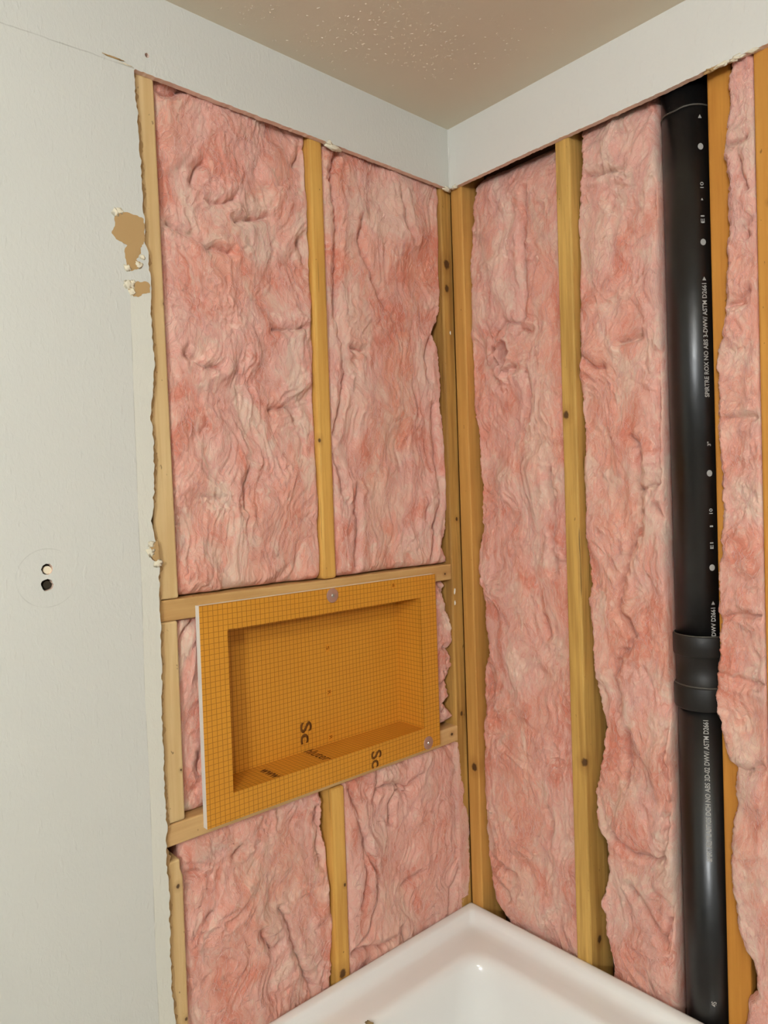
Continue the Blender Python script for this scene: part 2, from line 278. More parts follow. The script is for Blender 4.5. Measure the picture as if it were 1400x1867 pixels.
M_WALL_L = mat_drywall('painted_drywall_with_marks', lin(213, 212, 203), True)
M_WALL = mat_drywall('painted_drywall', lin(226, 224, 216))
M_CEIL = mat_ceiling()
M_PAPER = mat_plain('torn_brown_paper', lin(186, 152, 104), .9, .1)
M_GYPSUM = mat_plain('gypsum_core', lin(232, 205, 186), .95, .1)
M_PLASTER = mat_plain('plaster_lump', lin(232, 222, 196), .95, .1)
M_SHEATH = mat_plain('sheathing_board', lin(110, 84, 62), .9, .1)
M_FLOOR = mat_plain('floor_vinyl', lin(128, 118, 106), .5, .3)
M_WALL_B = mat_drywall('grey_painted_wall', lin(150, 152, 152))
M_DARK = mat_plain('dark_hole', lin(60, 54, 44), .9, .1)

# ------------------------------------------------------------------ room shell
def slab(name, polys, thick_vec, mat, loc, to3, parent=None, edge_mat=None):
    """polys: outer + holes as 2-D lists; to3 maps (a, b) to the front face; extruded by thick_vec"""
    loops = [[Vector((*p, 0)) for p in pl] for pl in polys]
    tris = tessellate_polygon(loops); flat = [q for pl in polys for q in pl]
    bm = bmesh.new(); F = [bm.verts.new(to3(*q)) for q in flat]; B = [bm.verts.new(Vector(to3(*q)) + Vector(thick_vec)) for q in flat]
    for t in tris:
        try: bm.faces.new([F[i] for i in t]); bm.faces.new([B[i] for i in reversed(t)])
        except ValueError: pass
    k = 0
    for pl in polys:
        n = len(pl)
        for i in range(n):
            a, b = k+i, k+(i+1) % n
            f = bm.faces.new((F[a], F[b], B[b], B[a])); f.material_index = 1 if edge_mat else 0
        k += n
    bmesh.ops.recalc_face_normals(bm, faces=bm.faces[:])
    o = bm_obj(name, bm, mat, parent, loc)
    if edge_mat: o.data.materials.append(edge_mat)
    return o
rng = random.Random(5)
def rag(pts, step=.006, amp=.0012, seed=1, closed=False, big=0.0):
    """subdivide a polyline and make it ragged"""
    r = random.Random(seed); N = Noise2(seed); out = []; s = 0
    P = list(pts) + ([pts[0]] if closed else [])
    for (a, b) in zip(P[:-1], P[1:]):
        L = math.hypot(b[0]-a[0], b[1]-a[1]); n = max(1, int(L/step)); nx, ny = -(b[1]-a[1])/max(L,1e-6), (b[0]-a[0])/max(L,1e-6)
        for i in range(n):
            t = i/n; d = r.uniform(-amp, amp) + (big*float(N(np.array([s*60.]), np.array([.5]))[0]) if big else 0)
            if i == 0 and not closed and not out: d = 0
            out.append((a[0]+(b[0]-a[0])*t+nx*d, a[1]+(b[1]-a[1])*t+ny*d)); s += L/n
    if not closed: out.append(P[-1])
    return out
def circle(cx, cz, r, n=20, wob=0.0, seed=0):
    q = random.Random(seed)
    return [(cx + (r+q.uniform(-wob, wob))*math.cos(2*math.pi*i/n), cz + (r*1.05+q.uniform(-wob, wob))*math.sin(2*math.pi*i/n)) for i in range(n)]

edge = rag([(SHEET[-1][0], 0.0)] + SHEET[::-1][0:], .005, .0011, 3, big=.0022)
strip_l = rag([(-.7795, STRIP+.001), (-.60, STRIP+.0005), (-.40, STRIP+.0015), (-.2, STRIP+.001), (0.0, STRIP)], .005, .0006, 9, big=.0006)
outer = [(-2.8, 0.0)] + edge[:-1] + strip_l + [(0.0, CEIL), (-2.8, CEIL)]
holes = [circle(-.9553, 1.465, .0085, 18, .0006, 1), circle(-.9562, 1.4405, .0090, 18, .0009, 2), circle(-.7578, 2.3307, .0038, 12, .0003, 3)]
wall_left = empty('wall_left', (0, 0, 0)); tag(wall_left, kind='structure')
slab('drywall_sheet', [outer] + holes, (0, FACE-.0004, 0), M_WALL_L, (0,0,0), lambda a, b: (a, 0, b), wall_left, M_GYPSUM)
# brown face paper hanging past the cut edge of the sheet
pe = rag([(x+.0072, z) for x, z in [(SHEET[-1][0], 0.3)] + SHEET[::-1]], .0035, .0022, 12, big=.005)
pe2 = [(x-.014, z) for x, z in pe][::-1]
slab('torn_paper', [pe + pe2], (0, .0009, 0), M_PAPER, (0,0,0), lambda a, b: (a, FACE-.0016, b), wall_left)
# bare patches where the face was ripped off, with curled paint rims
for k, (pl, sd) in enumerate(((torn1, 21), (torn2, 22), (torn3, 23))):
    ctr = (sum(p[0] for p in pl)/len(pl), sum(p[1] for p in pl)/len(pl))
    q = rag(pl, .003, .0009, sd, closed=True)
    slab('bare_paper_patch', [q], (0, .0010, 0), M_PAPER, (0,0,0), lambda a, b: (a, -.0005, b), wall_left)
def lump(name, ctr, size, mat, parent, seed, amp=.5, sub=3):
    bm = bmesh.new(); bmesh.ops.create_icosphere(bm, subdivisions=sub, radius=1)
    N = Noise2(seed)
    for v in bm.verts:
        d = 1 + amp*float(N(np.array([v.co.x*2.2+v.co.z]), np.array([v.co.y*2.2-v.co.z*1.3]))[0])
        v.co = Vector((v.co.x*size[0]*d, v.co.y*size[1]*d, v.co.z*size[2]*d)) + Vector(ctr)
    return bm_obj(name, bm, mat, parent, ctr, True)
for (x, z, r, s) in ((-.8075, 1.959, .0058, 1), (-.8065, 1.931, .0085, 2), (-.8015, 1.921, .0062, 3), (-.799, 1.936, .0045, 8), (-.7875, 1.968, .006, 4), (-.780, 1.982, .0045, 5), (-.7865, 1.479, .0075, 6), (-.7850, 1.4925, .006, 7),
                     (-.775, 1.458, .007, 9), (-.8235, 2.048, .006, 11), (-.816, 2.0525, .0055, 12)):
    lump('peeled_paint_flake', (x, -.0002, z), (r, .0010, r*.9), M_PLASTER, wall_left, s, .75)
lump('plaster_lump', (-.352, .0035, 2.2945), (.020, .006, .0052), M_PLASTER, wall_left, 31, .7)
lump('plaster_lump', (-.366, .0015, 2.300), (.008, .004, .004), M_PLASTER, wall_left, 32, .8)
lump('plaster_lump', (-.007, .0015, 2.2965), (.013, .0045, .0055), M_PLASTER, wall_left, 33, .8)
# wall anchors seen inside the two holes
for (x, z, s) in ((-.9535, 1.4635, 41), (-.9545, 1.4400, 42)):
    bm = bmesh.new(); bmesh.ops.create_cone(bm, cap_ends=True, segments=20, radius1=.0062, radius2=.0062, depth=.006, matrix=Matrix.Translation((x, .0085, z)) @ Matrix.Rotation(math.pi/2, 4, 'X'))
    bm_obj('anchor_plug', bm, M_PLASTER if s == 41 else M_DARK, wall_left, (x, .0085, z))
lump('torn_seam', (-.818, -.0003, 2.3050), (.016, .0009, .0013), M_PAPER, wall_left, 61, .9)
lump('torn_seam', (-.797, -.0003, 2.3012), (.011, .0008, .0011), M_PLASTER, wall_left, 62, .9)
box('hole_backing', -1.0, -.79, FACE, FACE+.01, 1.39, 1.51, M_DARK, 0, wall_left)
box('sheathing', -2.8, .12, .1045, .1165, 0, CEIL, M_SHEATH, 0, wall_left)

wall_right = empty('wall_right', (0, 0, 0)); tag(wall_right, kind='structure')
strip_r = rag([(-.0, STRIP), (-.25, STRIP+.001), (-.45, STRIP-.001), (-.60, STRIP), (-.64, STRIP+.002), (-.70, STRIP-.001), (-1.56, STRIP)], .005, .0006, 14, big=.0008)
outer_r = strip_r + [(-1.56, 0.0), (-3.1, 0.0), (-3.1, CEIL), (0.0, CEIL)]
slab('drywall_sheet', [outer_r], (FACE-.0004, 0, 0), M_WALL, (0,0,0), lambda a, b: (0, a, b), wall_right, M_GYPSUM)
for (y, z, a, b, s) in ((-.628, 2.2985, .011, .0045, 51), (-.648, 2.2990, .014, .004, 52), (-.671, 2.2985, .012, .004, 53), (-.015, 2.2995, .008, .004, 54), (-.70, 2.2982, .012, .003, 55)):
    lump('plaster_lump', (.003, y, z), (.004, a, b), M_PLASTER if s != 51 else M_PAPER, wall_right, s, .8)
box('sheathing', .1045, .1165, -3.1, .12, 0, CEIL, M_SHEATH, 0, wall_right)
tag(box('wall_back', -2.9, -2.8, -3.1, .12, 0, CEIL, M_WALL_B), kind='structure')
tag(box('wall_front', -2.9, .12, -3.2, -3.1, 0, CEIL, M_WALL_B), kind='structure')
tag(box('ceiling', -2.9, .12, -3.2, .12, CEIL, CEIL+.05, M_CEIL, loc=(0,0,CEIL)), kind='structure')
tag(box('floor', -2.9, .12, -3.2, .12, -.05, 0, M_FLOOR), kind='structure')
# clots of old texture left on the ceiling paint
r_ = random.Random(8); bm = bmesh.new()
for (cx, cy, rr, cnt) in ((-.60, -.085, .05, 26), (-.44, -.10, .07, 60), (-.36, -.20, .10, 90), (-.24, -.19, .09, 80), (-.16, -.30, .07, 30), (-.52, -.32, .08, 24), (-1.3, -.9, .3, 60)):
    for _ in range(cnt):
        x, y = cx+r_.gauss(0, rr*.6), cy+r_.gauss(0, rr*.6)
        if y > -.01 or x > -.01: continue
        a = r_.uniform(0, math.pi); L = r_.uniform(.0009, .0042); W = r_.uniform(.0005, .0010)
        bmesh.ops.create_icosphere(bm, subdivisions=1, radius=1, matrix=Matrix.Translation((x, y, CEIL)) @ Matrix.Rotation(a, 4, 'Z') @ Matrix.Diagonal((L, W, .0011, 1)))
cl = bm_obj('texture_clots', bm, mat_plain('ceiling_clots', lin(230, 220, 202), .9, .1), bpy.data.objects['ceiling'], (0, 0, CEIL), True); cl['kind'] = 'stuff'
# paint bead down the inside corner of the band
bm = bmesh.new(); add_box(bm, -.0025, .0, -.0025, .0, STRIP+.002, CEIL, .0008)
tag(bm_obj('trim_1', bm, M_WALL, None, (0, 0, STRIP)), kind='structure')

# ------------------------------------------------------------------ studs and blocks
G_L, G_R = 'studs framing the open wall on the left', 'studs framing the open wall on the right'
TAN, TAN_D = lin(226, 198, 146), lin(196, 156, 98)
YEL, YEL_D = lin(230, 182, 96), lin(188, 130, 52)
ORG, ORG_D = lin(222, 170, 92), lin(170, 114, 48)
D0, D1 = FACE, .1015
def stud(x0, x1, y0, y1, z0, z1, mat, label, group, bev=.0035, name='wall_stud', cat='stud'):
    o = box(name, x0, x1, y0, y1, z0, z1, mat, bev)
    return tag(o, label, cat, group)
def sheared(o, top_shift):     # lean the upper end of a board a little along the wall
    for v in o.data.vertices:
        if v.co.z > .3: v.co.x += top_shift
stud_a = stud(-.772, -.7320, D0, D1, 1.3925, 2.400, mat_wood('pine_pale_a', TAN, TAN_D, 'z', [(.014, -.045, .52, .003)], 1, .45), 'pale pine stud along the cut drywall edge, tall upper length above the niche block', G_L)
sheared(stud_a, -.0105)
stud(-.7735, -.7360, D0, D1, .9965, 1.3530, mat_wood('pine_pale_b', TAN, TAN_D, 'z', [(.014, -.045, .09, .002)], 2, .45), 'short pale stud piece beside the white left edge of the orange niche', G_L)
b = bmesh.new(); add_box(b, -.7785, -.7440, D0, D1, 0.04, .9300, .004)
bmesh.ops.subdivide_edges(b, edges=[e for e in b.edges if abs(e.verts[0].co.z-e.verts[1].co.z) > .3], cuts=60)
for v in b.verts:       # gnawed, rounded top end
    if v.co.z > .9: v.co.x = -.761 + (v.co.x+.761)*.72
stub = bm_obj('wall_stud', b, mat_wood('pine_pale_c', TAN, TAN_D, 'z', [(.006, -.045, .842, .0035), (.012, -.045, .60, .003)], 3, .5), None, (-.761, (D0+D1)/2, .04))
tag(stub, 'pale stud stub with ragged rounded top below the lower niche block', 'stud', G_L)
stud(-.4095, -.3745, D0, D1, 1.3925, 2.400, mat_wood('pine_yellow_a', YEL, YEL_D, 'z', [(-.017, -.045, .29, .005)], 4, .4, .3), 'yellow pine stud between the two upper insulation batts, standing on the niche block', G_L, .006)
stud(-.4095, -.3735, D0, D1, .04, .9515, mat_wood('pine_yellow_b', YEL, YEL_D, 'z', [(-.004, -.045, .515, .009), (.010, -.045, .70, .003)], 5, .5, .3), 'yellow stud below the niche reaching the tub rim, dark knot near its foot', G_L, .006)
corner_l = stud(-.0195, .0185, D0, D1, .04, 2.400, mat_wood('pine_brown', lin(208, 162, 86), lin(136, 92, 42), 'z', [(-.004, -.045, 2.08, .010), (-.006, -.045, 2.02, .008), (.004, -.045, 1.46, .004), (.0, -.045, .98, .005)], 6, .6, .6), 'stained corner stud left of the dark gap, with white paint specks', G_L, .004)
for (z, r) in ((1.3243, .006), (1.2951, .0045), (1.955, .0035)):
    lump('paint_speck', (-.012 if z < 1.6 else .001, FACE-.0004, z), (r*.55, .0012, r*1.3), mat_plain('white_speck', lin(240, 236, 225)), corner_l, int(z*100), .7, 2)
stud(D0, D1, -.0262, .0092, .04, 2.400, mat_wood('pine_amber_a', ORG, ORG_D, 'z', [(-.044, -.004, .850, .009), (-.005, -.018, 1.40, .008)], 7, .35, .15), 'smooth amber corner stud right of the gap, round knot low down', G_R, .003)
stud_r = stud(D0, D1, -.3280, -.2920, .04, 2.400, mat_wood('pine_grey_yellow', lin(226, 184, 102), lin(160, 118, 54), 'z', [(-.044, .008, 1.682, .0075), (-.044, -.014, .940, .008), (-.01, -.018, .545, .008)], 8, .6, .7), 'weathered yellow stud with a dark round knot, alone between two batts', G_R, .004)
stud(.032, D1+.001, -.650, -.6065, .04, 2.400, mat_wood('pine_orange', lin(208, 146, 62), lin(170, 104, 34), 'z', [], 9, .35, .1), 'orange stud directly behind the right side of the black pipe', G_R, .004)
stud(D0, D1, -.7380, -.6945, .04, 2.400, mat_wood('pine_orange_b', lin(214, 156, 72), lin(186, 122, 48), 'z', [(-.044, .0, 2.0, .003)], 10, .35, .15), 'smooth orange stud cut by the right edge of the photo', G_R, .004)
# blocks that carry the niche
G_B = 'horizontal blocks carrying the niche'
stud(-.800, -.0205, D0, .0950, 1.3535, 1.3915, mat_wood('pine_block_a', lin(216, 178, 118), lin(176, 128, 70), 'x', [(.366, -.041, .016, .0028)], 11, .4, .9), 'light pine block running level along the top edge of the orange niche', G_B, .003, 'blocking', 'wood block')
stud(-.800, -.0150, D0, .0950, .9560, .9950, mat_wood('pine_block_b', lin(220, 182, 126), lin(182, 136, 80), 'x', [(.370, -.041, .022, .0035)], 12, .35, .5), 'light pine block running level behind the bottom edge of the orange niche', G_B, .003, 'blocking', 'wood block')
tag(box('trim_2', -2.28, .0, D0, D1, 2.4005, 2.4390, M_SHEATH, .003), kind='structure')     # top plates over the studs
tag(box('trim_3', .0130, D1, -2.88, .0, 2.4005, 2.4390, M_SHEATH, .003), kind='structure')

# ------------------------------------------------------------------ insulation batts
def seg_dist(U, Z, a, b):
    ax, az = a; bx, bz = b; dx, dz = bx-ax, bz-az; L2 = dx*dx+dz*dz+1e-12
    t = np.clip(((U-ax)*dx+(Z-az)*dz)/L2, 0, 1)
    return np.hypot(U-ax-t*dx, Z-az-t*dz)
M_FIB = NT('fibre_strands', 1.0, .05); M_FIB.color(lin(250, 206, 196)); M_FIB = M_FIB.m
def make_batt(wall, side_a, side_b, z0, z1, front, mat, label, seed, creases=(), step=.0023, wa=.012, da=.012, wb=.022, db=.05,
              wt=.02, dt=.015, wbot=.02, dbot=.02, amp=1.0, back=.1030, pits=(), jag=.0012, nfib=260, front_min=None, shift_a=0.0, shift_b=0.0, lim=None, over=None, hidden=None, swirl=1.0, vert=1.0):
    """side_a / side_b: lists (u, z) of the two vertical boundaries; 'front' depth of the face behind the drywall plane."""
    Z = np.arange(z0, z1+step*.5, step); nz = len(Z)
    def bound(pl, sd, j):
        pl = sorted(pl, key=lambda q: q[1]); zs = np.array([q[1] for q in pl]); us = np.array([q[0] for q in pl])
        u = np.interp(Z, zs, us); N = Noise2(sd)
        if j > 0: u = u + j*2.2*N(Z*90, Z*0+.3) + j*1.6*N(Z*260, Z*0+.7) + j*2.5*N(Z*30, Z*0+.7)
        return u
    A = bound(side_a[0], seed+1, jag if side_a[1] else 0); B = bound(side_b[0], seed+2, jag if side_b[1] else 0)
    A = A+shift_a; B = B+shift_b
    if lim is not None:
        if side_a[1]: A = np.minimum(A, lim)
        if side_b[1]: B = np.minimum(B, lim)
    wmax = float(np.max(np.abs(B-A))); nu = int(wmax/step)
    t = np.linspace(0, 1, nu)
    UU = A[:, None]+(B-A)[:, None]*t[None, :]; ZZ = np.repeat(Z[:, None], nu, 1)
    N = Noise2(seed); N2 = Noise2(seed+50); N3 = Noise2(seed+90)
    wx = .045*swirl*N2.fbm(UU*9, ZZ*7, 2); wz = .06*swirl*N3.fbm(UU*8+4, ZZ*6, 2)
    x = UU+wx; z = (ZZ+wz)*vert
    sab = lambda q, e=.06: np.sqrt(q*q+e*e)
    m1 = np.clip(.5+1.3*N.fbm(UU*13+31, ZZ*10, 2), 0, 1); m2 = np.clip(.5+1.6*N2.fbm(UU*19+7, ZZ*12+3, 2), 0, 1)
    h = .0100*N.fbm(x*7, z*5, 2)
    h += .0110*(sab(N2(x*11, z*8), .09) - .35)
    h += .0060*m1*(sab(N3(x*24+3, z*17), .08) - .3)
    h += .0036*m2*(sab(N(x*46, z*26+5), .05) - .3)
    h += (.0006+.0028*m1)*N2.fbm(x*80, z*42, 3)
    h += .0013*N.fbm(x*150, z*62, 2)
    h *= amp
    NE = Noise2(seed+400); eds = 1+1.1*NE.fbm(Z*14, Z*0+.37, 2)[:, None]
    for ci, cr in enumerate(creases):
        d = np.full(UU.shape, 9.)
        wob = .0035*N2(UU*60+ci, ZZ*60)
        for a, b in zip(cr[:-1], cr[1:]): d = np.minimum(d, seg_dist(UU+wob, ZZ+wob, a, b))
        h -= .0110*np.exp(-(d/.0028)**2) + .0065*np.exp(-(d/.011)**2) - .0028*np.exp(-((d-.016)/.008)**2)
    for (pu, pz, ru, rz, dep) in pits:
        d = np.hypot((UU-pu)/ru, (ZZ-pz)/rz); ang = np.arctan2((ZZ-pz)/rz, (UU-pu)/ru)
        h -= dep*(1/(1+np.exp((d-.8)/.09)))
        h += .012*np.exp(-((d-1.25)/.28)**2) + .0045*np.cos(ang*9+2*N(UU*40, ZZ*40))*np.exp(-((d-1.8)/.8)**2)
    def fall(e, w, dd):
        q = np.clip(1-e/w, 0, 1); return dd*(1-np.sqrt(np.clip(1-q*q, 0, 1)))
    ea = np.abs(UU-A[:, None]); eb = np.abs(UU-B[:, None])
    drop = fall(ea, wa, da)*(eds if side_a[1] else 1) + fall(eb, wb, db)*(eds if side_b[1] else 1) + fall(ZZ-z0, wbot, dbot) + fall(z1-ZZ, wt, dt)
    soft = np.clip(np.minimum(np.minimum(ea, eb)/.012, 1), .35, 1)
    depth = np.minimum(front - h*soft + drop, back-.004)
    if hidden is not None: depth = hidden(UU, ZZ, depth)
    depth = np.maximum(depth, -.012)
    if over is not None: depth = np.where(UU > over-.0045, np.minimum(depth, FACE-.0018), depth)
    depth = np.where(ZZ < .565, np.maximum(depth, .0145), depth)
    if front_min is not None: depth = np.where((UU > front_min[0]) & (UU < front_min[1]), np.maximum(depth, .0145), depth)
    vs = np.stack([UU.ravel(), depth.ravel(), ZZ.ravel()], 1)
    nv = len(vs)
    # back ring
    idx = np.arange(nv).reshape(nz, nu)
    border = list(idx[0, :]) + list(idx[1:, -1]) + list(idx[-1, -2::-1]) + list(idx[-2:0:-1, 0])
    bv = vs[border].copy(); bv[:, 1] = back
    vs = np.concatenate([vs, bv]); nb = len(border)
    q = np.stack([idx[:-1, :-1], idx[:-1, 1:], idx[1:, 1:], idx[1:, :-1]], -1).reshape(-1, 4)
    faces = q.tolist()
    for i in range(nb):
        j = (i+1) % nb; faces.append([border[j], border[i], nv+i, nv+j])
    faces.append([nv+i for i in range(nb)][::-1])
    u_o = float((A.mean()+B.mean())/2)
    if wall == 'L': V = np.stack([vs[:, 0], vs[:, 1], vs[:, 2]], 1); org = Vector((u_o, .06, z0))
    else: V = np.stack([vs[:, 1], vs[:, 0], vs[:, 2]], 1); org = Vector((.06, u_o, z0))
    me = bpy.data.meshes.new('insulation_batt'); me.from_pydata((V-np.array(org)).tolist(), [], faces); me.update()
    bm = bmesh.new(); bm.from_mesh(me); bmesh.ops.recalc_face_normals(bm, faces=bm.faces[:]); bm.to_mesh(me); bm.free()
    for p in me.polygons: p.use_smooth = True
    o = link('insulation_batt', me, mat); o.location = org
    tag(o, label, 'insulation', 'pink fibreglass batts between the studs')
    # loose strands lying on the surface
    r = random.Random(seed*7); verts = []; fs = []
    for k in range(int(nfib*1.9)):
        i = r.uniform(.03, .97)*(nz-1); j = r.uniform(.03, .97)*(nu-1)
        ang = r.gauss(math.pi/2, .7); curl = r.uniform(-.55, .55); L = r.randint(6, 15); rad = r.uniform(.00028, .00068)
        lift = r.uniform(.0002, .0018); prev = None; pts = []
        for s in range(L):
            ii = min(max(i, 0), nz-1); jj = min(max(j, 0), nu-1); a_, b_ = int(ii), int(jj)
            pts.append((UU[a_, b_], depth[a_, b_] - rad - lift*math.sin(math.pi*s/(L-1)), ZZ[a_, b_]))
            i += math.sin(ang)*1.7; j += math.cos(ang)*1.7; ang += curl + r.uniform(-.15, .15); curl *= .97
        # smooth the strand a little
        P = np.array(pts); P[1:-1] = (P[:-2]+2*P[1:-1]+P[2:])/4
        for s, p in enumerate(P):
            rr = rad*(1-.75*s/(L-1)); base = len(verts)
            for m_ in range(3):
                an = 2*math.pi*m_/3; verts.append((p[0]+rr*math.cos(an), p[1]+rr*math.sin(an), p[2]))
            if s:
                for m_ in range(3): fs.append((base-3+m_, base-3+(m_+1) % 3, base+(m_+1) % 3, base+m_))
    if nfib:
        VV = np.array(verts)
        if wall == 'R': VV = VV[:, [1, 0, 2]]
        fm = bpy.data.meshes.new('loose_fibers'); fm.from_pydata((VV-np.array(org)).tolist(), [], fs); fm.update()
        for p in fm.polygons: p.use_smooth = True
        f = link('loose_fibers', fm, M_FIB); f.parent = o; f['kind'] = 'stuff'
    return o
def ext(pl, zlo, zhi):      # prolong a boundary straight to the batt's ends
    pl = sorted(pl, key=lambda q: q[1]); return [(pl[0][0], zlo)] + pl + [(pl[-1][0], zhi)]
def line(u, zlo, zhi, u2=None): return [(u, zlo), (u if u2 is None else u2, zhi)]

make_batt('L', (line(-.7335, 1.393, 2.37, -.7445), False), (ext(B_A, 1.393, 2.37), True), 1.3935, 2.375, .021, mat_batt('pink_batt_a', 1, .5, .6),
          'large pink batt filling the upper left bay, beside the pale stud', 11, CR_A, nfib=700, amp=1.1, wa=.035, da=.019, db=.007, wb=.008, shift_b=.003, lim=-.4105)
make_batt('L', (line(-.3735, 1.393, 2.37), False), (ext(B_B, 1.393, 2.37), True), 1.3935, 2.375, .019, mat_batt('pink_batt_b', 2, .75, .45),
          'pink batt in the upper bay next to the corner, long vertical fold on its left', 23, CR_B, nfib=600, amp=.9, vert=.7, wa=.018, da=.014, db=.008, wb=.008, shift_b=-.0080, lim=-.0205)
make_batt('L', (line(-.7350, .996, 1.352), False), (line(-.6530, .996, 1.352), False), .9960, 1.3520, .026, mat_batt('pink_batt_c', 3, .35, .8),
          'narrow pale pink batt strip left of the white edge of the niche', 35, [[(-.735,1.30),(-.715,1.335),(-.70,1.345)], [(-.70,1.07),(-.695,1.10)]], nfib=60, amp=1.2, db=.004, wb=.01, front_min=(-.710, -.09))
make_batt('L', (line(-.1375, .996, 1.352), False), (ext(B_D, .996, 1.352), True), .9960, 1.3520, .022, mat_batt('pink_batt_d', 4, .35, .7),
          'ragged pink batt strip right of the niche, torn at the bottom', 47, [[(-.06,1.352),(-.035,1.31)], [(-.05,1.19),(-.02,1.185)], [(-.055,1.10),(-.035,1.11),(-.03,1.07)], [(-.06,1.04),(-.045,1.06)]], nfib=60, amp=1.3, jag=.0018, db=.02, wb=.012, shift_b=-.004, front_min=(-.2, -.085))
make_batt('L', (line(-.7440, .42, .9550), False), (ext(B_E, .42, .955), True), .42, .9545, .022, mat_batt('pink_batt_e', 5, .6, .45),
          'big pink batt in the lower left bay between the pale stub and the knotted stud', 59, CR_E, nfib=380, amp=1.15, wa=.03, da=.017, db=.016, wb=.014, shift_b=.006, lim=-.4105)
make_batt('L', (line(-.3725, .42, .9550), False), (ext(B_F, .42, .955), True), .42, .9545, .017, mat_batt('pink_batt_f', 6, .35, .35),
          'creased pink batt under the niche, bulging over the corner stud down to the tub', 61, CR_F, nfib=420, amp=1.15, vert=.55, da=.008, db=.010, wb=.010, shift_b=.002, over=-.0200)
make_batt('R', (ext(B_G, .42, 2.37), True), (line(-.2910, .42, 2.37), False), .42, 2.335, .030, mat_batt('pink_batt_g', 7, .55, .5),
          'tall narrow pink batt right of the corner with a poked round hole near its top', 73, CR_G, nfib=1000, amp=1.0, wa=.010, da=.014, shift_a=.011, lim=-.0272, wb=.010, db=.006, wt=.09, dt=.09,
          pits=[(-.1275, 1.882, .017, .028, .035)])
make_batt('R', (ext(B_H, .42, 2.37), True), (line(-.5085, .42, 2.37), False), .42, 2.338, .026, mat_batt('pink_batt_h', 8, .55, .55),
          'wide lumpy pink batt between the weathered stud and the black pipe', 87, CR_H, nfib=900, amp=1.15, wa=.012, da=.018, shift_a=.009, lim=-.329, wb=.012, db=.02, wt=.08, dt=.06)
make_batt('R', (ext(B_I, .42, 2.37), True), (line(-.6935, .42, 2.37), False), .42, 2.370, .012, mat_batt('pink_batt_i', 9, .5, .6),
          'slim pink batt right of the black pipe, overlapping the pipe edge', 99, CR_I, nfib=500, amp=1.0, wa=.012, da=.018, wb=.010, db=.006, back=.0310, step=.0023)

# ------------------------------------------------------------------ niche
NX0, NX1, NZ0, NZ1 = -.7017, -.0935, .9703, 1.3753
IX0, IX1, IZ0, IZ1 = -.6462, -.1455, 1.0210, 1.3248
NF, NBK = -.0022, .0800
def mat_niche():
    n = NT('orange_board', .55, .3); x, y, z = n.sep()
    c = n.mix(n.noise(n.co.outputs['Object'], 9, 4), lin(228, 162, 54), lin(214, 146, 44))
    c = n.mix(n.math('MULTIPLY', n.noise(n.mapping((1,1,1)), 400, 3, .7), .35), c, lin(176, 104, 24))
    def grid(v, off, wb):
        vv = n.math('ADD', v, off)
        m = n.math('ABSOLUTE', n.math('SUBTRACT', n.math('FRACT', n.math('DIVIDE', vv, .0100)), .5))
        return n.math('LESS_THAN', m, wb)
    g = n.math('MAXIMUM', n.math('MAXIMUM', grid(x, .002, .055), grid(z, .001, .045)), grid(y, .000, .05))
    n.color(n.mix(n.math('MULTIPLY', g, .72), c, lin(132, 74, 14)))
    n.bump(n.noise(n.co.outputs['Object'], 500, 2), .3, .0005)
    return n.m
M_NICHE = mat_niche()
M_FOAM = mat_plain('white_foam', lin(236, 232, 222), .7, .2)
M_INK = mat_plain('brown_ink', lin(112, 70, 30), .8, .1)
niche = empty('shower_niche', ((NX0+NX1)/2, .011, NZ0))
tag(niche, 'orange foam board shower niche with printed grid, screwed to two wood blocks', 'shower niche')
rect = lambda a, b, c, d: [(a, c), (b, c), (b, d), (a, d)]
slab('foam_core', [rect(NX0, NX1, NZ0, NZ1), rect(IX0-.006, IX1+.006, IZ0-.006, IZ1+.006)], (0, .0132, 0), M_FOAM, ((NX0+NX1)/2, 0, NZ0), lambda a, b: (a, NF+.0009, b), niche)
# five-sided recess tray, outside shell + inner orange lining
bm = bmesh.new()
def quad(pts): bm.faces.new([bm.verts.new(p) for p in pts])
t_ = .005
o0, o1, p0, p1 = IX0-t_, IX1+t_, IZ0-t_, IZ1+t_
ring_f = [(IX0, NF, IZ0), (IX1, NF, IZ0), (IX1, NF, IZ1), (IX0, NF, IZ1)]; ring_b = [(a, NBK, c) for a, b, c in ring_f]
of = [(o0, NF+.001, p0), (o1, NF+.001, p0), (o1, NF+.001, p1), (o0, NF+.001, p1)]; ob = [(a, NBK+t_, c) for a, b, c in of]
for i in range(4):
    j = (i+1) % 4; quad([ring_f[i], ring_f[j], ring_b[j], ring_b[i]]); quad([of[i], of[j], ob[j], ob[i]]); quad([ring_f[i], ring_f[j], of[j], of[i]])
quad(ring_b); quad(ob)
bmesh.ops.remove_doubles(bm, verts=bm.verts[:], dist=1e-5); bmesh.ops.recalc_face_normals(bm, faces=bm.faces[:])
bm_obj('recess', bm, M_NICHE, niche, ((NX0+NX1)/2, 0, NZ0))
slab('flange', [rect(NX0+.0003, NX1, NZ0, NZ1), rect(IX0, IX1, IZ0, IZ1)], (0, .0009, 0), M_NICHE, ((NX0+NX1)/2, 0, NZ0), lambda a, b: (a, NF, b), niche)

